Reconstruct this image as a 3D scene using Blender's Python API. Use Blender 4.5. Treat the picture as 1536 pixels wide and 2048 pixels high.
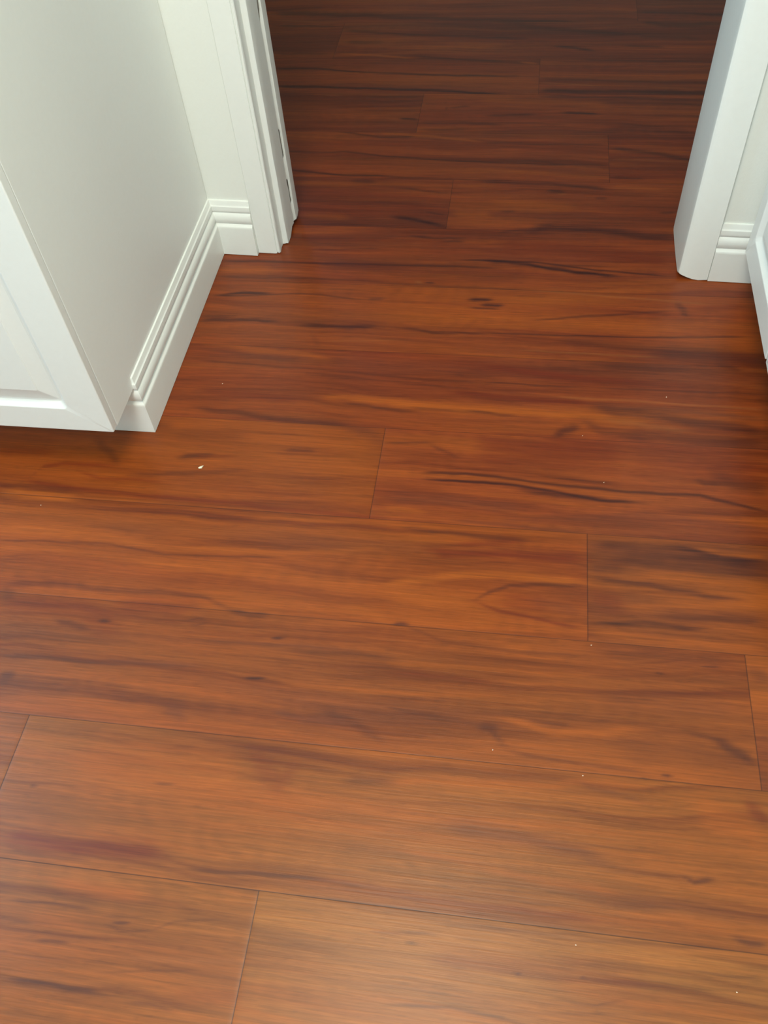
import bpy, bmesh, math
import numpy as np
from mathutils import Matrix, Vector

for o in list(bpy.data.objects):
    bpy.data.objects.remove(o)
scn = bpy.context.scene
C = scn.collection

# ------------------------------------------------------------------ camera
cam_d = bpy.data.cameras.new('camera')
cam = bpy.data.objects.new('camera', cam_d); C.objects.link(cam)
R_ = (0.98926261, 0.13193097, -0.06287848)
U_ = (-0.06750533, 0.79407390, 0.60406098)
F_ = (-0.12962451, 0.59333031, -0.79445367)
cam.matrix_world = Matrix(((R_[0], U_[0], -F_[0], 0), (R_[1], U_[1], -F_[1], 0),
                           (R_[2], U_[2], -F_[2], 1.2), (0, 0, 0, 1)))
cam_d.sensor_fit = 'VERTICAL'; cam_d.sensor_height = 32.0
cam_d.lens = 1755.94 / 2048 * 32.0
cam_d.clip_start = 0.02
scn.camera = cam

# ------------------------------------------------------------------ light
scn.view_settings.view_transform = 'Standard'
scn.view_settings.look = 'None'
scn.view_settings.gamma = 1.0
scn.view_settings.use_curve_mapping = False
scn.view_settings.exposure = 0.29

w = bpy.data.worlds.new('world'); scn.world = w; w.use_nodes = True
w.node_tree.nodes['Background'].inputs[0].default_value = (0.62, 0.78, 1.0, 1)
w.node_tree.nodes['Background'].inputs[1].default_value = 1.0

def area(name, loc, target, sx, sy, power, col, spread=180):
    d = bpy.data.lights.new(name, 'AREA'); d.shape = 'RECTANGLE'
    d.size = sx; d.size_y = sy; d.energy = power; d.color = col
    d.spread = math.radians(spread)
    o = bpy.data.objects.new(name, d); C.objects.link(o)
    o.location = loc
    o.rotation_euler = (Vector(target) - Vector(loc)).to_track_quat('-Z', 'Y').to_euler()
    return o
# daylight through the window in the wall behind the photographer
area('window_daylight', (-0.78, -1.36, 1.5), (0.40, 1.5, 0.6), 1.3, 1.1, 3, (0.70, 0.90, 1.0))
area('rear_ceiling_light', (-0.45, -0.65, 2.36), (-0.45, 0.3, 0.0), 0.6, 0.6, 32, (0.80, 0.97, 1.0))
area('right_cool_fill', (1.02, -0.35, 1.55), (-1.0, 0.9, 0.5), 0.8, 0.8, 3.5, (0.30, 0.76, 1.0))  # added unseen fill that cools the left cabinet side; no window here
area('left_cool_fill', (-2.26, 0.80, 1.94), (0.4, 1.5, 0.4), 0.8, 0.7, 32, (0.42, 0.77, 1.0))  # added unseen fill for the right casing and cabinet doors; the wall has no window
# warm ceiling fixture of the kitchen, daylight-white fixture of the hall
area('ceiling_fixture_light', (-0.14, 0.40, 2.38), (-0.14, 0.40, 0), 0.6, 0.6, 24, (1.0, 0.90, 0.70))
area('hall_light', (0.1, 3.4, 2.38), (0.1, 3.4, 0), 0.4, 0.4, 1.0, (0.85, 0.92, 1.0))
area('hall_side_fill', (-1.12, 2.85, 1.6), (0.3, 1.7, 0.4), 0.6, 0.7, 3.0, (0.50, 0.76, 1.0))  # added unseen fill, brightens the right jamb face with cool light

# ------------------------------------------------------------------ materials
def lin(r, g, b):
    f = lambda c: (c/255/12.92) if c/255 <= .04045 else ((c/255+.055)/1.055)**2.4
    return (f(r), f(g), f(b), 1)

def paint(name, col, rough=0.4, bump=0.0, scale=60, spec=0.4):
    m = bpy.data.materials.new(name); m.use_nodes = True
    nt = m.node_tree; b = nt.nodes['Principled BSDF']
    b.inputs['Roughness'].default_value = rough
    b.inputs['Specular IOR Level'].default_value = spec
    tc = nt.nodes.new('ShaderNodeTexCoord')
    n = nt.nodes.new('ShaderNodeTexNoise'); n.inputs['Scale'].default_value = scale; n.inputs['Detail'].default_value = 5
    nt.links.new(tc.outputs['Object'], n.inputs['Vector'])
    mx = nt.nodes.new('ShaderNodeMix'); mx.data_type = 'RGBA'
    mx.inputs[6].default_value = tuple(c*0.965 for c in col[:3]) + (1,)
    mx.inputs[7].default_value = col
    nt.links.new(n.outputs['Fac'], mx.inputs[0])
    nt.links.new(mx.outputs[2], b.inputs['Base Color'])
    if bump:
        bp = nt.nodes.new('ShaderNodeBump'); bp.inputs['Strength'].default_value = bump
        bp.inputs['Distance'].default_value = 0.002
        nt.links.new(n.outputs['Fac'], bp.inputs['Height'])
        nt.links.new(bp.outputs['Normal'], b.inputs['Normal'])
    return m
M_wall = paint('wall_paint', (0.85, 0.865, 0.805, 1), 0.55, 0.15, 220)
M_trim = paint('trim_enamel', (0.85, 0.865, 0.815, 1), 0.38, 0.08, 90)
M_cab = paint('cabinet_lacquer', (0.84, 0.855, 0.815, 1), 0.34, 0.04, 120)
M_ceil = paint('ceiling_paint', (0.80, 0.80, 0.78, 1), 0.8, 0.1, 150)
M_gap_shade = paint('gap_shade', (0.10, 0.08, 0.065, 1), 0.9)  # near-black colour standing for the shade inside the jamb gap
M_crumb = paint('pale_crumb', (0.80, 0.72, 0.52, 1), 0.8, 0.2, 900)
M_speck = paint('pale_speck', (0.75, 0.58, 0.45, 1), 0.8, 0.2, 900)

def wood_material():
    m = bpy.data.materials.new('laminate_wood'); m.use_nodes = True
    nt = m.node_tree; L = nt.links; b = nt.nodes['Principled BSDF']
    at = nt.nodes.new('ShaderNodeAttribute'); at.attribute_name = 'wood'
    tc = nt.nodes.new('ShaderNodeTexCoord')
    def noise(sx, sy, detail, off=0):
        mp = nt.nodes.new('ShaderNodeMapping'); mp.inputs['Scale'].default_value = (sx, sy, 1)
        mp.inputs['Location'].default_value = (off, off*1.7, 0)
        n = nt.nodes.new('ShaderNodeTexNoise'); n.inputs['Scale'].default_value = 1
        n.inputs['Detail'].default_value = detail; n.inputs['Roughness'].default_value = 0.62
        n.inputs['Distortion'].default_value = 0.25
        L.new(tc.outputs['Object'], mp.inputs['Vector']); L.new(mp.outputs[0], n.inputs['Vector'])
        return n
    n1 = noise(7, 260, 4); n2 = noise(22, 620, 3, 3.1); n3 = noise(2.2, 34, 5, 7.7)
    def ramp(n, lo, hi):
        r = nt.nodes.new('ShaderNodeMapRange'); r.inputs['From Min'].default_value = .28
        r.inputs['From Max'].default_value = .72; r.inputs['To Min'].default_value = lo
        r.inputs['To Max'].default_value = hi
        L.new(n.outputs['Fac'], r.inputs['Value']); return r.outputs[0]
    def mul(a, c):
        x = nt.nodes.new('ShaderNodeMath'); x.operation = 'MULTIPLY'; L.new(a, x.inputs[0]); L.new(c, x.inputs[1]); return x.outputs[0]
    f = mul(mul(ramp(n1, .80, 1.20), ramp(n2, .86, 1.14)), ramp(n3, .84, 1.16))
    vm = nt.nodes.new('ShaderNodeVectorMath'); vm.operation = 'SCALE'
    L.new(at.outputs['Color'], vm.inputs[0]); L.new(f, vm.inputs['Scale'])
    L.new(vm.outputs[0], b.inputs['Base Color'])
    b.inputs['Roughness'].default_value = 0.37
    b.inputs['Specular IOR Level'].default_value = 0.36
    bp = nt.nodes.new('ShaderNodeBump'); bp.inputs['Strength'].default_value = 0.35
    bp.inputs['Distance'].default_value = 0.0006
    L.new(n1.outputs['Fac'], bp.inputs['Height']); L.new(bp.outputs['Normal'], b.inputs['Normal'])
    return m
M_wood = wood_material()

# ------------------------------------------------------------------ helpers
def finish(name, verts, faces, mat, parent=None, smooth=None, kind=None):
    me = bpy.data.meshes.new(name); me.from_pydata([tuple(v) for v in verts], [], faces)
    me.materials.append(mat)
    bm = bmesh.new(); bm.from_mesh(me)
    bmesh.ops.recalc_face_normals(bm, faces=bm.faces); bm.to_mesh(me); bm.free()
    me.update()
    if smooth:
        for p in me.polygons: p.use_smooth = True
        try: me.set_sharp_from_angle(angle=math.radians(smooth))
        except Exception: pass
    o = bpy.data.objects.new(name, me); C.objects.link(o)
    if parent: o.parent = parent
    if kind: o['kind'] = kind
    return o

def box_bm(bm, x0, x1, y0, y1, z0, z1):
    v = [bm.verts.new(p) for p in [(x0,y0,z0),(x1,y0,z0),(x1,y1,z0),(x0,y1,z0),(x0,y0,z1),(x1,y0,z1),(x1,y1,z1),(x0,y1,z1)]]
    for f in [(0,3,2,1),(4,5,6,7),(0,1,5,4),(1,2,6,5),(2,3,7,6),(3,0,4,7)]:
        bm.faces.new([v[i] for i in f])

def boxes(name, bl, mat, parent=None, kind=None, bevel=0.0):
    bm = bmesh.new()
    for b in bl: box_bm(bm, *b)
    if bevel:
        bmesh.ops.bevel(bm, geom=list(bm.edges), offset=bevel, segments=2, affect='EDGES', profile=0.6)
    me = bpy.data.meshes.new(name); bm.to_mesh(me); bm.free(); me.materials.append(mat)
    o = bpy.data.objects.new(name, me); C.objects.link(o)
    if parent: o.parent = parent
    if kind: o['kind'] = kind
    return o

def sweep(profile, path):
    """profile: (offset, z) list from wall top to wall bottom; path: (P(x,y), mitre(x,y))."""
    vs, fs = [], []
    n = len(profile)
    for (P, m) in path:
        for (o, z) in profile: vs.append((P[0]+m[0]*o, P[1]+m[1]*o, z))
    for k in range(len(path)-1):
        for i in range(n):
            j = (i+1) % n
            fs.append((k*n+i, k*n+j, (k+1)*n+j, (k+1)*n+i))
    fs.append(tuple(range(n))); fs.append(tuple((len(path)-1)*n+i for i in range(n)))
    return vs, fs

def merge(parts):
    V, Fc = [], []
    for v, f in parts:
        b = len(V); V += list(v); Fc += [tuple(i+b for i in q) for q in f]
    return V, Fc

def extrude_plan(outline, z0, z1, wob=None, zs=None):
    """vertical prism of a plan outline; wob(i, z) may shift a vertex of the outline"""
    zs = zs or [z0, z1]
    n = len(outline); vs, fs = [], []
    for z in zs:
        for i, (x, y) in enumerate(outline):
            dx, dy, dz = wob(i, z) if wob else (0, 0, 0)
            vs.append((x+dx, y+dy, z+dz))
    for k in range(len(zs)-1):
        for i in range(n):
            j = (i+1) % n; fs.append((k*n+i, k*n+j, (k+1)*n+j, (k+1)*n+i))
    fs.append(tuple(range(n))); fs.append(tuple((len(zs)-1)*n+i for i in range(n)))
    return vs, fs

def tag(o, label, cat, group=None):
    o['label'] = label; o['category'] = cat
    if group: o['group'] = group
    return o

def empty(name, loc):
    o = bpy.data.objects.new(name, None); C.objects.link(o); o.location = loc; o.empty_display_size = .1
    return o

def place_in(o, root):
    o.parent = root; o.matrix_parent_inverse = Matrix.Translation(root.location).inverted()

# ------------------------------------------------------------------ floor
# planks run left to right; every row has its seams (y) and its visible end joint (x)
ROWS = [-2.2, -1.998, -1.794, -1.60, -1.386, -1.182, -.978, -.774, -.570, -.366, -.158, .0624, .2664, .4712, .6775, .880, 1.090,
        1.2945, 1.500, 1.706, 1.900, 2.108, 2.302, 2.495, 2.715, 2.92, 3.124, 3.328, 3.532, 3.74, 3.95]
JOINT = {11: -.277, 12: -.678, 13: .376, 14: .147, 15: -.219, 16: -1.9, 17: .98, 18: -2.1, 19: -.162, 20: .204, 21: -.275,
         22: .028, 23: -.557, 24: .300}
# base tone of the two planks of each row in sight (left of the joint, right of the joint)
TONE = {11: ('M2', 'Lt'), 12: ('M2', 'M2'), 13: ('M', 'M'), 14: ('Mo', 'M'), 15: ('Mo', 'Rm'), 16: ('Rm', 'Rm'), 17: ('Rm', 'Rb'),
        18: ('Rb', 'Rb'), 19: ('Rd', 'Rb'), 20: ('Rb', 'Rd'), 21: ('Rd', 'Rb'), 22: ('Rb', 'Rd'), 23: ('Rd', 'Rd'), 24: ('Rb', 'Rd')}
TONES = {'M': lin(160, 88, 43), 'M2': lin(168, 101, 50), 'Lt': lin(176, 114, 66), 'Mo': lin(162, 84, 36), 'Rm': lin(162, 81, 44),
         'Rb': lin(156, 76, 46), 'Rd': lin(142, 66, 42)}
INK = {'D': lin(70, 34, 27), 'B': lin(108, 64, 42), 'R': lin(128, 50, 26), 'O': lin(192, 106, 44), 'L': lin(180, 112, 72)}
STROKES = """
D 0.5 4.9 -0.637 0.368 -0.625 0.368
D 0.5 3.5 -0.456 0.39 -0.427 0.392
D 0.35 3.7 -0.446 0.444 -0.416 0.446
D 0.4 11.3 -0.189 0.428 -0.136 0.429 -0.111 0.426
R 0.35 28.8 -0.331 0.449 -0.279 0.414 -0.255 0.439
O 0.45 54.4 -0.584 0.411 -0.474 0.422 -0.339 0.422
R 0.7 21.9 -0.651 0.294 -0.542 0.294 -0.414 0.295
D 0.3 6.3 -0.644 0.276 -0.5 0.278
D 0.45 5.6 -0.382 0.282 -0.307 0.285 -0.193 0.291
O 0.6 12.1 -0.559 0.245 -0.495 0.243 -0.426 0.242
D 0.5 3 -0.618 0.215 -0.556 0.218 -0.487 0.219
D 0.25 2.9 -0.477 0.21 -0.418 0.217
D 0.35 2.9 -0.468 0.203 -0.442 0.196 -0.406 0.202
D 0.6 2.9 -0.459 0.206 -0.434 0.209
D 0.3 2.3 -0.406 0.202 -0.377 0.217 -0.32 0.226
D 0.5 3.4 -0.553 0.174 -0.506 0.176
L 0.35 5.5 -0.435 0.165 -0.27 0.182
D 0.3 2.2 -0.456 0.148 -0.374 0.16 -0.33 0.165
D 0.55 5.9 -0.58 0.124 -0.515 0.127 -0.441 0.124
D 0.4 4.2 -0.414 0.119 -0.382 0.122 -0.349 0.118
O 0.3 11.6 -0.575 0.195 -0.487 0.199
R 0.25 15.9 -0.365 0.128 -0.262 0.146
D 0.4 6.2 -0.148 0.54 -0.079 0.532 -0.006 0.526
D 0.5 10.6 -0.01 0.527 0.022 0.525
D 0.45 10.4 0.008 0.519 0.031 0.499
D 0.4 5.1 0.031 0.492 0.128 0.482 0.23 0.48
D 0.4 4.6 0.057 0.54 0.121 0.537
O 0.6 9.1 0.021 0.542 0.107 0.526 0.233 0.542
D 0.25 36.8 0.184 0.516 0.286 0.519 0.377 0.5
D 0.6 14.7 0.321 0.538 0.353 0.523 0.375 0.507
D 0.4 5.9 0.287 0.542 0.341 0.536
D 0.7 3.5 0.244 0.478 0.26 0.479
D 0.5 2.8 0.216 0.471 0.227 0.471
O 0.55 9.9 -0.133 0.427 0.026 0.446 0.229 0.46
B 0.45 16.9 -0.051 0.38 0.07 0.371 0.173 0.352
B 0.3 8.2 0.128 0.459 0.228 0.435
D 0.3 3.1 0.161 0.343 0.267 0.346
D 0.55 5.5 0.262 0.346 0.279 0.34 0.304 0.347
O 0.5 39.1 0.281 0.448 0.376 0.406
R 0.6 17.4 0.352 0.449 0.379 0.432
R 0.4 9.6 -0.226 0.286 -0.06 0.28 0.16 0.28
O 0.4 8.7 -0.1 0.339 0.033 0.328 0.191 0.316
D 0.35 4.6 -0.039 0.256 0.184 0.261 0.309 0.266
D 0.6 6.9 0.319 0.281 0.339 0.278 0.36 0.278
B 0.4 4 -0.126 0.235 -0.044 0.242
D 0.5 3.4 -0.08 0.228 -0.064 0.228
D 0.75 2.7 0.055 0.211 0.066 0.21
D 0.75 2.7 0.134 0.216 0.145 0.215
D 0.35 2.1 0.106 0.188 0.153 0.187 0.195 0.2
D 0.5 3.7 -0.097 0.156 -0.018 0.164 0.071 0.158
D 0.25 3.1 0.1 0.173 0.233 0.187
D 0.35 2.7 0.26 0.239 0.306 0.237 0.356 0.24
O 0.3 15.9 0.099 0.207 0.217 0.195 0.35 0.196
R 0.35 22.1 -0.047 0.212 0.099 0.221 0.218 0.222
D 0.8 10.8 -0.593 0.991 -0.557 0.999 -0.523 1.003
R 0.5 6 -0.56 0.993 -0.486 1.001
D 0.85 8.4 -0.396 1.021 -0.369 1.025 -0.338 1.022
R 0.35 16.6 -0.414 1.015 -0.275 1.02
R 0.6 9.5 -0.855 0.92 -0.84 0.945 -0.802 0.96 -0.706 0.964
R 0.55 8.8 -0.858 0.914 -0.761 0.902 -0.524 0.893 -0.194 0.883
R 0.5 6.9 -0.776 0.944 -0.723 0.931 -0.599 0.929
D 0.35 8.1 -0.678 0.938 -0.559 0.954 -0.451 0.97
O 0.9 16.7 -0.899 0.884 -0.821 0.882 -0.747 0.876
D 0.35 9.1 -0.904 0.896 -0.848 0.903 -0.749 0.893
D 0.35 19.4 -0.764 1.019 -0.726 0.997 -0.697 0.968
R 0.4 16.9 -0.94 0.98 -0.83 0.983
D 0.4 4 -0.855 0.779 -0.657 0.789 -0.554 0.774 -0.357 0.786
O 0.5 8 -0.681 0.807 -0.567 0.789 -0.325 0.799 -0.185 0.818
O 0.35 18.9 -0.864 0.8 -0.702 0.816
O 0.4 8.4 -0.426 0.865 -0.192 0.871 -0.08 0.87
D 0.45 7.5 -0.819 0.694 -0.602 0.702 -0.472 0.699 -0.407 0.673
D 0.65 9 -0.417 0.679 -0.382 0.673 -0.35 0.674
R 0.45 27.6 -0.609 0.67 -0.468 0.684
R 0.4 36.7 -0.806 0.661 -0.665 0.66 -0.586 0.626
D 0.7 4.5 -0.628 0.639 -0.605 0.639
D 0.5 8.9 -0.699 0.635 -0.635 0.623
D 0.4 2.7 -0.481 0.654 -0.466 0.659 -0.449 0.657
D 0.35 2.7 -0.479 0.648 -0.463 0.647 -0.447 0.652
D 0.75 4.4 -0.34 0.636 -0.319 0.638
D 0.35 6.8 -0.321 0.616 -0.212 0.62 -0.134 0.616
D 0.8 3.3 -0.367 0.563 -0.333 0.566
D 0.4 5.9 -0.765 0.563 -0.682 0.567 -0.574 0.565
D 0.5 14.8 -0.751 0.532 -0.726 0.531
D 0.4 16.9 -0.813 0.678 -0.784 0.673
O 0.45 6.4 -0.309 0.558 -0.152 0.564 0.02 0.575
O 0.5 20.5 -0.733 0.489 -0.575 0.498 -0.481 0.499
O 0.5 12.7 -0.233 0.701 -0.192 0.696 -0.168 0.685
B 0.35 6.8 -0.452 0.621 -0.213 0.627
B 0.4 8.4 -0.6 0.571 -0.44 0.578
D 0.35 12.3 -0.242 0.524 -0.195 0.513 -0.141 0.488
B 0.45 10.7 -0.316 0.517 -0.194 0.506
B 0.3 20 -0.476 0.508 -0.439 0.488
O 0.95 15.3 -0.231 1.157 -0.104 1.151 0.044 1.149 0.154 1.144 0.261 1.144
O 0.8 10.5 -0.296 1.157 -0.231 1.157
D 0.65 6.4 -0.18 1.146 -0.076 1.144 0.026 1.14
D 0.55 20.1 0.154 1.17 0.279 1.157 0.464 1.129
L 0.4 9.9 0.171 1.142 0.251 1.133 0.33 1.124
D 0.6 17.2 0.087 1.094 0.109 1.11 0.135 1.118
D 0.4 22.1 0.136 1.139 0.171 1.115 0.259 1.099
D 0.4 28.8 0.215 1.106 0.345 1.104 0.46 1.098
D 0.5 4.8 -0.215 1.056 -0.124 1.061
D 0.4 8.2 -0.132 1.053 -0.076 1.028
B 0.2 24.1 -0.286 1.093 -0.216 1.049
R 0.6 59.2 -0.05 1.049 0.065 1.052 0.214 1.056
R 0.35 57.5 0.213 1.046 0.341 1.045 0.453 1.037
D 0.7 5.5 -0.143 0.987 -0.064 0.994 0.05 0.984 0.219 0.974 0.335 0.978 0.442 0.95
D 0.8 5.5 -0.133 0.973 -0.002 0.975 0.085 0.966 0.169 0.953 0.235 0.954
D 0.6 9.9 0.033 0.966 0.102 0.958 0.186 0.953
D 0.5 3.4 0.084 0.996 0.152 0.994 0.203 0.991
D 0.65 8.9 0.33 1.01 0.346 1.005 0.371 1.005
D 0.4 28.8 0.355 1.018 0.403 1.005 0.449 1.003
B 0.4 21.8 -0.201 0.933 -0.085 0.932 0.043 0.926
D 0.5 8.3 -0.164 0.866 -0.079 0.864 0.062 0.858
O 0.6 8.6 -0.197 0.903 -0.169 0.903 -0.125 0.9
B 0.4 6.2 -0.081 0.889 0.086 0.882 0.144 0.881
B 0.3 12.7 0.003 0.896 0.251 0.928 0.438 0.913
R 0.5 12.2 -0.077 0.837 0.046 0.858
R 0.7 15.9 -0.117 0.823 0.006 0.824 0.145 0.829
O 0.95 11.5 -0.176 0.751 -0.072 0.776 0.008 0.787 0.145 0.783
O 0.45 36.7 -0.174 0.73 -0.067 0.722 0.013 0.702
D 0.6 7.5 -0.032 0.731 -0.01 0.75 0.025 0.766 0.145 0.777
R 0.6 5.4 -0.032 0.734 0.012 0.718 0.074 0.708 0.144 0.699
R 0.3 27.4 0.011 0.738 0.089 0.736
B 0.3 18.1 0.058 0.743 0.135 0.732
D 0.6 17.7 0.15 0.857 0.247 0.854 0.325 0.848 0.429 0.838
D 0.75 9.9 0.271 0.863 0.365 0.855 0.43 0.847
D 0.45 11.7 0.167 0.829 0.277 0.827 0.426 0.819
D 0.4 13.5 0.15 0.808 0.206 0.811
O 0.6 6.9 0.319 0.866 0.357 0.858 0.431 0.859
D 0.6 8.3 0.149 0.793 0.244 0.788 0.32 0.777 0.379 0.773
O 0.55 13.3 0.23 0.81 0.322 0.805 0.424 0.8
R 0.4 27.3 0.149 0.761 0.204 0.743
O 0.5 14.5 0.197 0.747 0.318 0.754 0.42 0.763
D 0.75 7.1 0.158 0.71 0.233 0.72 0.278 0.717 0.322 0.718
D 0.35 12.5 0.256 0.729 0.331 0.734 0.416 0.737
O 0.55 13.8 0.149 0.696 0.239 0.689 0.411 0.689
D 0.7 6.2 -0.153 0.679 -0.142 0.68 -0.127 0.68
D 0.25 5.1 -0.158 0.686 -0.061 0.655 0.016 0.65 0.15 0.654
D 0.3 22.1 0.15 0.667 0.253 0.669 0.367 0.659
D 0.6 3.3 0.244 0.635 0.258 0.633
D 0.6 2.5 0.31 0.652 0.338 0.653
O 0.4 5.8 -0.158 0.613 0.017 0.616 0.164 0.623
R 0.5 6.5 -0.156 0.594 0.018 0.598
O 0.5 8.5 0.023 0.655 0.061 0.656
B 0.25 23.4 0.164 0.582 0.36 0.587
D 0.3 16.4 0.377 0.652 0.405 0.647
D 0.6 6.9 -0.645 1.566 -0.519 1.568 -0.25 1.569 -0.034 1.573
D 0.3 33.8 -0.416 1.563 -0.139 1.546 0.031 1.541
D 0.4 6.7 -0.643 1.511 -0.508 1.513 -0.353 1.514 -0.135 1.501 0.022 1.501
D 0.85 8.2 -0.638 1.449 -0.585 1.458 -0.513 1.46
D 0.5 4.9 -0.637 1.445 -0.453 1.462 -0.409 1.461 -0.321 1.453
O 0.5 24.4 -0.651 1.542 -0.605 1.545 -0.524 1.536
D 0.7 9.3 -0.661 1.366 -0.564 1.372 -0.478 1.371
D 0.4 12.6 -0.653 1.376 -0.578 1.384
D 0.7 10.7 -0.434 1.364 -0.371 1.364 -0.267 1.365
D 0.3 12.3 -0.478 1.369 -0.332 1.382 -0.258 1.38
D 0.7 7.5 -0.225 1.366 -0.163 1.36 -0.047 1.363
D 0.2 17.6 -0.409 1.342 -0.381 1.306
L 0.35 4.4 -0.378 1.318 -0.221 1.331
D 0.8 8 -0.095 1.462 -0.043 1.465
D 0.8 9.5 -0.068 1.451 -0.017 1.449
D 0.6 4.7 -0.088 1.439 -0.026 1.438
D 0.5 6.4 0.003 1.48 0.074 1.484
B 0.5 9.7 -0.305 1.451 -0.268 1.456
L 0.8 6.6 -0.211 1.517 -0.195 1.513
D 0.7 5 -0.19 1.514 -0.168 1.514
O 0.4 25.5 -0.018 1.467 0.126 1.482 0.226 1.48
O 0.6 13.1 -0.632 1.298 -0.502 1.284 -0.355 1.27
B 0.35 11.5 -0.628 1.283 -0.518 1.265 -0.413 1.257
D 0.4 5.5 -0.617 1.244 -0.41 1.239 -0.208 1.224 -0.053 1.22
D 0.3 6.7 -0.407 1.225 -0.109 1.204 0.145 1.189
R 0.35 27 -0.318 1.296 -0.116 1.28 0.126 1.24 0.355 1.229
O 0.75 11.7 -0.356 1.164 -0.248 1.161 -0.142 1.152 -0.048 1.151
D 0.5 7.8 -0.314 1.148 -0.236 1.142 -0.169 1.135
D 0.5 11.4 -0.593 1.116 -0.501 1.106 -0.421 1.095 -0.287 1.096
R 0.45 18.5 -0.596 1.163 -0.393 1.15
O 0.55 27.9 -0.639 1.067 -0.477 1.085 -0.283 1.074
O 0.5 31.8 -0.489 1.053 -0.373 1.049 -0.223 1.048
O 0.3 43.3 -0.654 1.015 -0.461 1.017 -0.233 0.988
B 0.25 17.3 -0.343 1.089 -0.228 1.082
O 0.25 21.9 -0.445 0.947 -0.224 0.92
D 0.95 10.1 -0.072 1.597 0.03 1.585 0.125 1.564 0.218 1.554
D 0.7 5.1 -0.121 1.595 0.03 1.595 0.177 1.574 0.311 1.562
D 0.4 5.1 0.072 1.587 0.209 1.587
D 0.4 8.3 0.219 1.577 0.301 1.573
L 0.5 4.8 -0.04 1.506 0.105 1.497 0.227 1.488 0.404 1.474
D 0.55 6.1 0.046 1.408 0.175 1.428 0.314 1.451
D 0.5 18.5 0.325 1.47 0.349 1.453
D 0.5 12.2 0.334 1.447 0.35 1.438
D 0.6 4.4 -0.056 1.364 0.096 1.364 0.271 1.369 0.462 1.384
D 0.4 28.7 0.097 1.351 0.222 1.337 0.488 1.325
D 0.4 19.4 0.269 1.326 0.487 1.312
O 0.5 13.5 -0.064 1.383 0.175 1.399 0.369 1.401
L 0.5 4.3 0.019 1.317 0.155 1.314 0.287 1.314
D 0.4 19.4 0.164 1.287 0.267 1.288 0.483 1.281
D 0.4 13.6 0.388 1.299 0.433 1.288
R 0.6 13.7 -0.05 1.263 0.079 1.253 0.265 1.236
L 0.5 3.9 0.089 1.194 0.263 1.191 0.471 1.186
R 0.7 10.5 -0.108 1.191 0.025 1.184 0.154 1.181
B 0.5 10.1 0.154 1.179 0.351 1.171 0.468 1.164
D 0.5 4 -0.047 1.222 0.136 1.221
D 0.5 3.9 0.173 1.223 0.476 1.225
R 0.4 15.4 0.363 1.457 0.471 1.471
D 0.6 25.8 -0.787 2.783 -0.518 2.763 -0.243 2.737 0.122 2.708
L 0.45 9.8 -0.777 2.733 -0.666 2.725 -0.559 2.711
D 0.65 9.7 -0.77 2.7 -0.661 2.696 -0.565 2.689
D 0.5 12.3 -0.548 2.663 -0.442 2.65 -0.234 2.63 -0.004 2.611
D 0.5 15.2 -0.537 2.592 -0.419 2.591
D 0.4 31.2 -0.392 2.732 -0.092 2.682 0.261 2.639
O 0.7 8.8 -0.555 2.522 -0.437 2.514 -0.318 2.499
D 0.4 11.8 -0.733 2.525 -0.569 2.519
O 0.3 23.8 -0.52 2.576 -0.285 2.558 -0.073 2.575
D 0.5 8.6 -0.323 2.514 -0.222 2.493 -0.068 2.479
D 0.75 8.5 -0.714 2.438 -0.583 2.435 -0.496 2.424 -0.269 2.403 -0.064 2.396
D 0.85 10.6 -0.694 2.342 -0.481 2.333 -0.26 2.32 -0.059 2.301
D 0.25 67 -0.689 2.318 -0.269 2.27
D 0.85 9.8 -0.325 2.178 -0.274 2.174
D 0.4 12.3 -0.214 2.258 -0.202 2.195
D 0.6 7.6 -0.199 2.23 -0.147 2.241
D 0.7 9.8 -0.105 2.194 -0.054 2.193 0.029 2.201
L 0.3 7.4 -0.273 2.28 -0.259 2.199
D 0.55 12.1 -0.27 2.155 -0.167 2.159 -0.052 2.149
D 0.35 11.9 -0.266 2.121 -0.139 2.128
D 0.6 7.1 -0.57 2.139 -0.418 2.096 -0.365 2.086 -0.269 2.09
O 0.6 9.4 -0.367 2.102 -0.25 2.093 -0.11 2.071
D 0.6 6.7 -0.625 2.016 -0.507 2.01 -0.444 2.016 -0.353 2.001 -0.239 1.988 -0.043 1.976 0.101 1.972
D 0.7 8.5 -0.581 1.93 -0.415 1.913 -0.267 1.905 -0.098 1.898 0.043 1.894
D 0.5 12.6 -0.411 1.888 -0.349 1.881
D 0.4 8.1 -0.298 1.864 -0.165 1.842
D 0.9 11.5 -0.295 1.746 -0.236 1.736 -0.163 1.713
D 0.5 5.8 -0.216 1.768 -0.169 1.758
D 0.7 7.3 -0.241 1.679 -0.184 1.671 -0.116 1.672
D 0.6 5.4 -0.171 1.66 -0.116 1.663
O 0.5 19.3 -0.153 1.769 -0.112 1.765 -0.061 1.763
O 0.4 10.3 -0.162 1.879 -0.05 1.879
O 0.35 19.3 -0.508 1.745 -0.388 1.738
D 0.25 16 -0.519 1.805 -0.397 1.799 -0.207 1.796
D 0.4 5.7 -0.513 1.71 -0.268 1.712
R 0.4 10.9 -0.49 1.654 -0.149 1.661
D 0.35 5.4 -0.459 1.614 -0.302 1.625
D 0.6 12.7 0.301 2.775 0.421 2.767 0.558 2.753
D 0.65 27.6 0.299 2.731 0.374 2.693 0.553 2.7
D 0.4 18.4 -0.094 2.713 0.094 2.665 0.464 2.608
D 0.75 11.6 0.067 2.566 0.123 2.554 0.177 2.537
D 0.5 11.5 0.259 2.568 0.367 2.559
O 0.7 8.4 -0.027 2.477 0.023 2.468
D 0.5 8.4 -0.083 2.502 0.19 2.488 0.518 2.475
D 0.4 10.8 -0.077 2.396 -0.023 2.394
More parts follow.
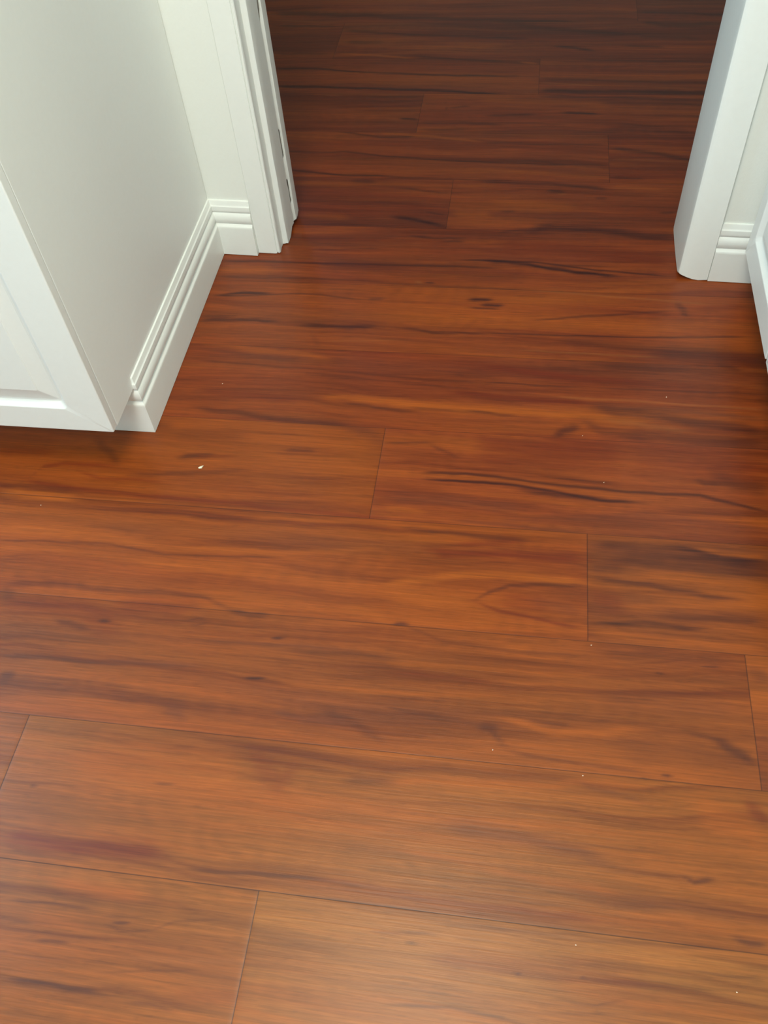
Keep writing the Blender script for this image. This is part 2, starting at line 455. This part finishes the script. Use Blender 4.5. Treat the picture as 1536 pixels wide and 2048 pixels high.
D 0.5 13.3 0.03 2.386 0.189 2.379 0.507 2.361
L 0.5 5.3 0.031 2.365 0.123 2.355 0.188 2.348
D 0.75 20.6 0.029 2.328 0.188 2.316 0.491 2.315
D 0.5 12.7 0.033 2.294 0.187 2.291 0.462 2.274
D 0.3 14.7 0.187 2.263 0.461 2.255
O 0.4 25.3 -0.123 2.272 0.033 2.266 0.212 2.246
D 0.85 9.8 0.086 2.21 0.136 2.211 0.186 2.204
D 0.4 7.2 -0.065 2.159 0.011 2.16 0.099 2.157
D 0.4 28 0.185 2.126 0.246 2.141 0.413 2.117
B 0.4 11.6 0.099 2.105 0.222 2.127
D 0.6 15.3 0.205 2.049 0.337 2.024 0.415 1.991
L 0.35 8.6 0.205 2.001 0.3 1.999 0.415 1.991
D 0.5 8.2 0.203 1.922 0.285 1.919
O 0.4 12 0.202 1.881 0.329 1.879
D 0.5 6.5 -0.104 1.981 0.017 1.987 0.089 1.976 0.204 1.973
D 0.5 6.8 -0.109 2.066 0.063 2.063 0.206 2.062
D 0.6 12.3 -0.098 1.898 0.067 1.891 0.202 1.875
D 0.7 10.1 0.061 1.862 0.102 1.859
D 0.6 9.9 0.17 1.84 0.198 1.837
D 0.4 7.7 -0.044 1.779 -0.01 1.776
L 0.4 6 0.084 1.853 0.107 1.852
D 0.5 7.6 0.31 1.787 0.345 1.788
O 0.35 27.2 -0.07 1.821 0.125 1.799
D 0.75 23.9 0.015 1.705 0.07 1.719 0.179 1.713 0.35 1.691
D 0.6 7.4 -0.04 1.699 0.026 1.71
R 0.55 38.8 -0.038 1.652 0.125 1.642 0.324 1.616
R 0.4 10.5 -0.08 1.632 0.018 1.619
"""
def lattice(seed, n=512):
    return np.random.RandomState(seed).rand(n, n)
_L = {}
def vnoise(x, y, seed):
    if seed not in _L: _L[seed] = lattice(seed)
    g = _L[seed]; n = g.shape[0]
    xi = np.floor(x).astype(int); yi = np.floor(y).astype(int)
    fx = x-xi; fy = y-yi; fx = fx*fx*(3-2*fx); fy = fy*fy*(3-2*fy)
    a = g[xi % n, yi % n]; b = g[(xi+1) % n, yi % n]; c = g[xi % n, (yi+1) % n]; d = g[(xi+1) % n, (yi+1) % n]
    return (a*(1-fx)+b*fx)*(1-fy)+(c*(1-fx)+d*fx)*fy
def fbm(x, y, seed, oct=4):
    s = 0; a = 1; t = 0
    for k in range(oct):
        s = s+a*vnoise(x*2**k+17.3*k, y*2**k+9.1*k, seed+k); t += a; a *= .55
    return s/t

SC = np.array([.565, .455, .255])
for D_ in (TONES, INK):
    for k_ in D_: D_[k_] = tuple(np.array(D_[k_][:3])*(SC if k_ not in ('D', 'B') else SC*np.array([1.0, .92, 1.9])))
strokes = []
for ln in STROKES.strip().splitlines():
    q = ln.split(); v = list(map(float, q[3:]))
    strokes.append((q[0], float(q[1]), float(q[2])/1000, v[0::2], v[1::2]))

def plank_colour(X, Y, y0, y1, tone, seed):
    rs = np.random.RandomState(seed)
    col = np.empty(X.shape+(3,)); col[:] = np.array(TONES[tone][:3])
    v = (Y-y0)/(y1-y0)
    ox, oy = rs.rand(2)*100
    # flowing grain: lateral coordinate warped slowly along the board
    warp = (fbm(X*1.6+ox, Y*3.5+oy, 11)-.5)*.07+(fbm(X*5+ox, Y*9, 21)-.5)*.016
    Yw = Y+warp
    g1 = fbm(X*.9+ox, Yw*26+oy, 31, 3)
    g2 = fbm(X*1.8+oy, Yw*75+ox, 41, 4)
    g3 = fbm(X*6+oy, Yw*210+ox, 51, 3)
    blot = fbm(X*3+ox*2, Y*9+oy*2, 61, 3)
    s = (g1-.5)*.95+(g2-.5)*1.15+(g3-.5)*.75+(blot-.5)*.8
    s = np.clip(s*.8, -.8, .8)
    dark = np.array(INK['R'][:3])*.55; light = np.array(INK['O'][:3])
    k = np.clip(-s*1.15, 0, .75)[..., None]; col = col*(1-k)+dark*k
    k = np.clip(s*1.0, 0, .6)[..., None]; col = col*(1-k)+light*k
    hue = (fbm(X*2+oy, Yw*14+ox*3, 71, 3)-.5)[..., None]
    col = col*(1+hue*np.array([.12, -.10, -.22]))
    # purple-grey heartwood clouds and golden sapwood clouds, long along the board
    c1 = np.clip((fbm(X*1.5+ox*5, Yw*17+oy*5, 131, 3)-.56)*4.5, 0, 1)[..., None]*.38
    col = col*(1-c1)+np.array(INK['B'][:3])*.85*c1
    c2 = np.clip((fbm(X*1.3+oy*7, Yw*21+ox*7, 141, 3)-.57)*4.5, 0, 1)[..., None]*.42
    col = col*(1-c2)+np.array(INK['O'][:3])*1.05*c2
    # short flecks and cross ripple of the figure
    fl = fbm(X*60+ox, Y*420+oy, 151, 2); col = col*(1-.13*np.clip((fl-.66)*6, 0, 1)[..., None])
    rp = np.sin(X*150+fbm(X*12, Y*30, 161, 2)*9)*np.clip((fbm(X*4+ox, Y*22+oy, 171, 2)-.55)*4, 0, 1)
    col = col*(1+.05*rp[..., None])
    # sharp thin dark grain lines here and there
    r = np.abs(fbm(X*1.1+ox*3, Yw*48+oy*3, 81, 3)-.5)
    k = (np.exp(-(r/.012)**2)*np.clip((fbm(X*2.5, Y*12, 91, 2)-.5)*3, 0, 1))[..., None]*.22
    col = col*(1-k)+np.array(INK['D'][:3])*k
    return col

def apply_strokes(X, Y, col):
    x0, x1, y0, y1 = X.min(), X.max(), Y.min(), Y.max()
    for si, (t, al, wd, px, py) in enumerate(strokes):
        if len(px) < 2: continue
        hl = px[-1]-px[0]
        if px[-1] < x0-.05 or px[0] > x1+.05 or max(py) < y0-wd*2 or min(py) > y1+wd*2: continue
        ym = sum(py)/len(py)
        if ym < y0-.004 or ym > y1+.004: continue
        fade = min(.05, hl*.35)+.006
        wob = (fbm(X*14+si, Y*0+si*.7, 101, 3)-.5)*min(.012, wd*1.2)
        yc = np.interp(X, px, py)+wob
        t_in = np.clip((X-(px[0]-fade*.4))/fade, 0, 1)*np.clip(((px[-1]+fade*.4)-X)/fade, 0, 1)
        t_in = t_in*t_in*(3-2*t_in)
        half = max(wd*.62, .0018)*(.45+.55*t_in)*(1+(fbm(X*22+si*3, Y*160, 111, 3)-.5)*.9)
        k = np.exp(-(np.abs(Y-yc)/half)**2.4)*t_in
        k = k*(1-.45*np.clip((fbm(X*5+si, Y*330, 121, 3)-.5)*4, 0, 1)) if wd > .006 else k
        k = (k*min(1, al*1.12))[..., None]
        col = col*(1-k)+np.array(INK[t][:3])*k
    return col

def build_floor():
    V = []; Fq = []; Cc = []; base = 0
    XL, XR = -2.4, 1.15
    for r in range(len(ROWS)-1):
        y0, y1 = ROWS[r], ROWS[r+1]
        jx = JOINT.get(r, -1.1+((r*0.73) % 1.3)); cuts = [XL]
        x = jx
        PL = 2.6 if r in (16, 17, 18) else 1.30
        while x > XL+.05: x -= PL
        x += PL
        while x < XR-.05:
            cuts.append(x); x += PL
        cuts.append(XR)
        for c in range(len(cuts)-1):
            a, b = cuts[c], cuts[c+1]
            fine = (11 <= r <= 24)
            dx = .0055 if fine else .06
            dy = .0019 if fine else .02
            if r == 10: dx, dy = .01, .004
            nx = max(2, int((b-a)/dx)); ny = max(2, int((y1-y0)/dy))
            e = .0012
            xi = np.linspace(a+e, b-e, nx)
            if fine:       # coarser away from the middle of the floor
                keep = (xi > -1.12) & (xi < .78); keep[::12] = True; keep[-1] = True; xi = xi[keep]
            xs = np.concatenate([[a], xi, [b]])
            ys = np.concatenate([[y0], np.linspace(y0+e, y1-e, ny), [y1]])
            X, Y = np.meshgrid(xs, ys, indexing='ij')
            Z = np.zeros_like(X); Z[0, :] = Z[-1, :] = -.00012; Z[:, 0] = Z[:, -1] = -.00012
            left = abs(b-jx) < 1e-6 or b < jx
            tone = TONE.get(r, ('Rb', 'Rb') if r > 20 else ('M', 'M2'))[0 if left else 1]
            col = plank_colour(X, Y, y0, y1, tone, r*7+c*3+1)
            if fine: col = apply_strokes(X, Y, col)
            ed = np.zeros(X.shape, bool); ed[0, :] = ed[-1, :] = True; ed[:, 0] = ed[:, -1] = True
            col[ed] *= .22 if r <= 12 else (.45 if r <= 15 else .6)
            if r > 12: col[0, 1:-1] *= .7; col[-1, 1:-1] *= .7
            n0, n1 = X.shape
            V.append(np.stack([X, Y, Z], -1).reshape(-1, 3)); Cc.append(col.reshape(-1, 3))
            I = np.arange(n0*n1).reshape(n0, n1)+base
            Fq.append(np.stack([I[:-1, :-1], I[1:, :-1], I[1:, 1:], I[:-1, 1:]], -1).reshape(-1, 4))
            base += n0*n1
    V = np.concatenate(V); Fq = np.concatenate(Fq); Cc = np.concatenate(Cc)
    me = bpy.data.meshes.new('floor')
    me.vertices.add(len(V)); me.vertices.foreach_set('co', V.astype(np.float32).ravel())
    me.loops.add(Fq.size); me.loops.foreach_set('vertex_index', Fq.astype(np.int32).ravel())
    me.polygons.add(len(Fq)); me.polygons.foreach_set('loop_start', np.arange(0, Fq.size, 4, dtype=np.int32))
    me.polygons.foreach_set('loop_total', np.full(len(Fq), 4, dtype=np.int32))
    me.update(calc_edges=True)
    at = me.color_attributes.new('wood', 'FLOAT_COLOR', 'POINT')
    at.data.foreach_set('color', np.concatenate([np.clip(Cc, .004, 1), np.ones((len(Cc), 1))], 1).astype(np.float32).ravel())
    me.materials.append(M_wood)
    o = bpy.data.objects.new('floor', me); C.objects.link(o); o['kind'] = 'structure'
build_floor()

# ------------------------------------------------------------------ walls and ceiling
WX0, WX1 = -2.3, 1.06          # kitchen side walls
def YW(x): return 1.6010-.0389*(x+.617)      # kitchen face of the doorway wall (runs 2 degrees off the planks)
YH = 1.732                                    # hall face
def quad_wall(x0, x1, z0, z1):
    vs = [(x0, YW(x0), z0), (x1, YW(x1), z0), (x1, YH, z0), (x0, YH, z0), (x0, YW(x0), z1), (x1, YW(x1), z1), (x1, YH, z1), (x0, YH, z1)]
    return vs, [(0,1,2,3),(4,5,6,7),(0,1,5,4),(1,2,6,5),(2,3,7,6),(3,0,4,7)]
V, Fc = merge([quad_wall(WX0, -.535, 0, 2.4), quad_wall(.352, WX1, 0, 2.4), quad_wall(-.535, .352, 2.05, 2.4)])
finish('wall_back', V, Fc, M_wall, kind='structure')
boxes('wall_left', [(WX0-.1, WX0, -1.55, 1.66, 0, 2.4)], M_wall, kind='structure')
boxes('wall_right', [(WX1, WX1+.1, -1.55, 1.60, 0, 2.4)], M_wall, kind='structure')
boxes('wall_front', [(WX0, -1.5, -1.55, -1.45, 0, 2.4), (-.05, WX1, -1.55, -1.45, 0, 2.4), (-1.5, -.05, -1.55, -1.45, 0, .9),
                     (-1.5, -.05, -1.55, -1.45, 2.1, 2.4)], M_wall, kind='structure')
boxes('window_1', [(-1.5, -.05, -1.52, -1.48, .9, .94), (-1.5, -.05, -1.52, -1.48, 2.06, 2.1), (-1.5, -1.46, -1.52, -1.48, .94, 2.06),
                   (-.09, -.05, -1.52, -1.48, .94, 2.06), (-.79, -.76, -1.52, -1.48, .94, 2.06)], M_trim, kind='structure')
boxes('ceiling', [(WX0, WX1, -1.55, 4.0, 2.4, 2.45)], M_ceil, kind='structure')
boxes('wall_hall_left', [(-1.25, -1.15, YH, 3.9, 0, 2.4)], M_wall, kind='structure')
boxes('wall_hall_right', [(.96, 1.06, YH, 3.9, 0, 2.4)], M_wall, kind='structure')
boxes('wall_hall_end', [(-1.25, 1.06, 3.9, 4.0, 0, 2.4)], M_wall, kind='structure')

# ------------------------------------------------------------------ baseboards
BB = [(0, .1320), (.0028, .1318), (.0038, .1300), (.0040, .1215), (.0052, .1195), (.0064, .1180), (.0072, .1095), (.0068, .1060), (.0050, .1035),
      (.0066, .1018), (.0088, .0985), (.0102, .0935), (.0106, .0885), (.0100, .0830), (.0080, .0790), (.0070, .0775), (.0080, .0762), (.0118, .0735),
      (.0128, .0715), (.0130, .0680), (.0130, .0012), (0, .0012)]
LOW = [(0, .1060), (.0065, .1060)] + [q for q in BB if q[1] < .102]
XS = -.665                                     # side face of the left cabinet
V, Fc = merge([sweep(BB, [((-.5735, YW(-.5735)), (0, -1)), ((XS, YW(XS)), (1, -1)), ((XS, 1.0590), (1, -1)), ((XS-.0004, 1.0590), (0, -1))]),
               sweep(LOW, [((XS-.0004, 1.0590), (0, -1)), ((-1.125, 1.0590), (0, -1))])])
finish('baseboard_left', V, Fc, M_trim, smooth=32, kind='structure')
V, Fc = sweep(BB, [((.3950, YW(.395)), (0, -1)), ((.5235, YW(.5235)), (0, -1))])
finish('baseboard_right', V, Fc, M_trim, smooth=32, kind='structure')
V, Fc = merge([sweep(BB, [((-.63, YH), (0, 1)), ((-1.15, YH), (1, 1)), ((-1.15, 3.9), (1, -1)), ((.96, 3.9), (-1, -1)), ((.96, YH), (-1, 1)), ((.46, YH), (0, 1))])])
finish('baseboard_hall', V, Fc, M_trim, smooth=32, kind='structure')

# ------------------------------------------------------------------ door casings (painted, slightly chipped at the floor)
def hsh(i, z):
    s = math.sin(i*12.9898+z*78.233)*43758.5453
    return s-math.floor(s)
def foot(i, z):
    if z > .003: return (0, 0, 0)
    return (0, 0, (hsh(i, 1)-.3)*.0035)
LC = [(-.5735, YW(-.5735)), (-.5735, 1.5975), (-.5720, 1.5965), (-.5460, 1.5962), (-.5312, 1.5968), (-.5304, 1.5992), (-.5292, 1.5994), (-.5284, 1.5978), (-.5256, 1.5982), (-.5243, 1.6000),
      (-.5240, 1.6030), (-.5246, 1.6180), (-.5241, 1.6310), (-.5226, 1.6320), (-.5160, 1.6328), (-.5134, 1.6345), (-.5125, 1.6385),
      (-.5122, 1.6600), (-.5124, 1.6850), (-.5126, 1.7010), (-.5400, 1.7040)]
zs = [0.0015, .012, .03, .050, .060, .075, .09, .112, .122, .14, .160, .170, .19, .21, .228, .240, .30, .36, .42, .47, .5, .56, .8, 1.2, 2.05]
def casing_wob(i, z):
    dx, dy, dz = foot(i, z)
    w1 = (math.sin(z*37+i)+math.sin(z*91+2*i))*.00022
    if i == 19: dy += (hsh(3, round(z, 3))-.5)*.0016; dx += (hsh(5, round(z, 3))-.5)*.0008
    if z < .003 and i in (18, 19): dz += .007
    return (dx+w1, dy, dz)
V, Fc = extrude_plan(LC, 0, 2.05, casing_wob, zs)
finish('trim_1', V, Fc, M_trim, smooth=28, kind='structure')
# pocket edge strip of the left jamb, with the open gap between
STR = [(-.5134, 1.7116), (-.5106, 1.7118), (-.5092, 1.7132), (-.5088, 1.7200), (-.5090, 1.7300), (-.5094, 1.7400), (-.5100, 1.7460),
       (-.6100, 1.7460), (-.6100, YH), (-.5350, YH), (-.5350, 1.7280), (-.5138, 1.7190)]
def strip_wob(i, z):
    dx, dy, dz = foot(i, z)
    if i == 0:
        seal = 1.0 if (z < .055 or .118 < z < .165 or .234 < z < .45 or z > .55) else 0.0
        dy += -.0090*seal+(hsh(7, round(z, 3))-.5)*.0010; dx += -.0035*seal+(hsh(9, round(z, 3))-.5)*.0008
    return (dx+math.sin(z*53+i)*.0002, dy, dz+(.008 if z < .003 else 0))
V, Fc = extrude_plan(STR, 0, 2.05, strip_wob, zs)
finish('trim_2', V, Fc, M_trim, smooth=28, kind='structure')
V, Fc = extrude_plan([(-.5400, 1.7044), (-.5220, 1.7032), (-.5225, 1.7215), (-.5340, 1.7262), (-.5400, 1.7262)], 0.002, 2.05)
finish('gap_shade_plug', V, Fc, M_gap_shade, kind='structure')  # dark plug behind the gap, its shade put into the colour
RC = [(.3945, YW(.3945)), (.3945, 1.5512), (.3935, 1.5500), (.3760, 1.5510), (.3640, 1.5520), (.3530, 1.5535), (.3440, 1.5558), (.3385, 1.5585), (.3362, 1.5610),
      (.3355, 1.5650), (.3354, 1.5765), (.3356, 1.6200), (.3362, 1.6700), (.3372, 1.7200), (.3390, 1.7340), (.3430, 1.7460), (.4400, 1.7460), (.4400, YH), (.3530, YH)]
def rc_foot(i, z):
    dx, dy, dz = foot(i+40, z)
    if z < .003 and 5 <= i <= 9: dz += {5: .002, 6: .005, 7: .0085, 8: .0095, 9: .004}[i]
    return (dx, dy, dz)
V, Fc = extrude_plan(RC, 0, 2.05, rc_foot, zs)
finish('trim_4', V, Fc, M_trim, smooth=28, kind='structure')
vs = [(-.5735, 1.588, 2.05), (.3945, 1.5505, 2.05), (.3945, 1.746, 2.05), (-.5735, 1.746, 2.05), (-.5735, 1.588, 2.115), (.3945, 1.5505, 2.115), (.3945, 1.746, 2.115), (-.5735, 1.746, 2.115)]
finish('trim_5', vs, [(0,1,2,3),(4,5,6,7),(0,1,5,4),(1,2,6,5),(2,3,7,6),(3,0,4,7)], M_trim, kind='structure')

# ------------------------------------------------------------------ cabinets
def rring(w, h, r, inset, depth, seg=5):
    """closed ring on a rounded rectangle (u, v, depth) of the given inset"""
    x0, y0, x1, y1 = inset[0], inset[1], w-inset[2], h-inset[3]
    pts = []
    for (cx, cy, a0) in ((x1-r, y1-r, 0), (x0+r, y1-r, 90), (x0+r, y0+r, 180), (x1-r, y0+r, 270)):
        for k in range(seg+1):
            a = math.radians(a0+90*k/seg); pts.append((cx+r*math.cos(a), cy+r*math.sin(a), depth))
    return pts

def panel_door(name, w, h, t, stiles, to_world, mat, parent):
    """raised panel door; u along the width, v up, depth d measured from the front face inwards"""
    a, b, c, d = stiles
    ins = lambda s: (a+s, b+s, c+s, d+s)
    rings = [rring(w, h, .002, (0,)*4, t), rring(w, h, .002, (0,)*4, .0018), rring(w, h, .002, (.0005,)*4, .0006), rring(w, h, .002, (.0018,)*4, 0),
             rring(w, h, .010, ins(0), 0), rring(w, h, .009, ins(.0015), .0006), rring(w, h, .007, ins(.0085), .0074), rring(w, h, .006, ins(.0110), .0088),
             rring(w, h, .005, ins(.0145), .0090), rring(w, h, .0035, ins(.0165), .0082), rring(w, h, .002, ins(.040), .0018), rring(w, h, .0015, ins(.0415), .0004), rring(w, h, .001, ins(.043), .0004)]
    n = len(rings[0]); vs = []; fs = []
    for r in rings: vs += [to_world(*p) for p in r]
    for k in range(len(rings)-1):
        for i in range(n):
            j = (i+1) % n; fs.append((k*n+i, k*n+j, (k+1)*n+j, (k+1)*n+i))
    fs.append(tuple(range(n))); fs.append(tuple((len(rings)-1)*n+i for i in range(n)))
    o = finish(name, vs, fs, mat, smooth=20)
    place_in(o, parent); return o

def cabinet(root, x0, x1, y0, y1, z0=.109, z1=.87, toe=None):
    """hollow-looking carcass of panels under a top board"""
    o = boxes('carcass', [(x0, x1, y0, y1, z0, z1)], M_cab, bevel=.0012); place_in(o, root)
    if toe:
        k = boxes('toe_kick', [toe], M_cab); place_in(k, root)

left = empty('base_cabinet', (-.895, 1.30, 0))
tag(left, 'white base cabinet with raised panel door and plain side, left of the doorway', 'cabinet', 'white kitchen cabinets')
cabinet(left, -1.125, XS, .9625, YW(XS)-.001, toe=(-1.125, -.6655, 1.0592, 1.55, .001, .109))
panel_door('door', .455, .745, .0155, (.0630, .0520, .0630, .0520), lambda u, v, d: (-.6655-.455+u, .9455+d, .1095+v), M_cab, left)

ra = empty('base_cabinet', (.75, 1.356, 0))
tag(ra, 'white cabinet with panelled door at right edge, beside the doorway wall', 'cabinet', 'white kitchen cabinets')
cabinet(ra, .4575, WX1-.001, 1.204, 1.508, z0=.107, toe=(.5250, WX1-.001, 1.204, 1.508, .001, .107))
fl = boxes('filler_strip', [(.462, .480, 1.5082, YW(.47)-.0135, .107, .87)], M_cab); place_in(fl, ra)
panel_door('door', .3025, .755, .0165, (.0350, .0530, .0350, .0530), lambda u, v, d: (.4390+d, 1.5065-u, .1055+v), M_cab, ra)
rb = empty('base_cabinet', (.75, .975, 0))
tag(rb, 'white cabinet cut by the right edge, nearer the camera than its neighbour', 'cabinet', 'white kitchen cabinets')
cabinet(rb, .4575, WX1-.001, .745, 1.2030, z0=.107, toe=(.5250, WX1-.001, .745, 1.2030, .001, .107))
panel_door('door', .4500, .755, .0165, (.0550, .0530, .0550, .0530), lambda u, v, d: (.4395+d, 1.1975-u, .1055+v), M_cab, rb)

# ------------------------------------------------------------------ debris on the floor
def debris(name, x, y, L_, W_, H_, ang, mat, seed, label, group=None):
    bm = bmesh.new(); bmesh.ops.create_icosphere(bm, subdivisions=3, radius=.5)
    rs = np.random.RandomState(seed)
    for v in bm.verts:
        k = 1+.35*math.sin(v.co.x*9+seed)*math.cos(v.co.y*7+seed*2)+rs.uniform(-.05, .05)
        bend = .35*v.co.x**2
        v.co = Vector((v.co.x*L_*k, (v.co.y*(1-.5*v.co.x)+bend)*W_*k, (v.co.z+.42)*H_))
    R3 = Matrix.Rotation(math.radians(ang), 3, 'Z')
    for v in bm.verts:
        v.co = R3 @ v.co
        if v.co.z < 0: v.co.z = 0
    me = bpy.data.meshes.new(name); bm.to_mesh(me); bm.free(); me.materials.append(mat)
    for p in me.polygons: p.use_smooth = True
    o = bpy.data.objects.new(name, me); C.objects.link(o); o.location = (x, y, .0001)
    tag(o, label, 'crumb', group)
G = 'tiny specks of debris on the floor'
debris('crumb', -.542, .968, .0095, .0050, .0030, 38, M_crumb, 1, 'largest cream crumb, on the orange plank in front of the left cabinet')
for (x, y, s, a, lb) in [(-.810, .859, .0030, 10, 'small white speck on the floor at the left edge, below the left cabinet door'),
                         (.140, 1.098, .0028, 40, 'pinkish speck beside the dark knot right of the picture centre'),
                         (.176, .992, .0026, 70, 'tiny speck just above the long dark grain line right of centre'),
                         (.152, .671, .0030, 20, 'tiny speck below the short end joint right of the centre'),
                         (.014, .490, .0030, 90, 'pale speck near a dark knot in the lower middle planks'),
                         (.139, .466, .0028, 0, 'pale speck on the long orange plank right of the lower centre'),
                         (.293, 1.206, .0036, 80, 'small upright pink speck near the right cabinets'),
                         (.130, .250, .0026, 0, 'faint speck on the lowest plank row, below centre right'),
                         (.318, .221, .0028, 0, 'speck in the lower right corner of the floor'),
                         (-.555, 1.183, .0030, 30, 'tiny pink speck close to the left cabinet baseboard')]:
    debris('crumb', x, y, s*.75, s*.45, s*.4, a, M_speck, int(abs(x)*1000), lb, G)
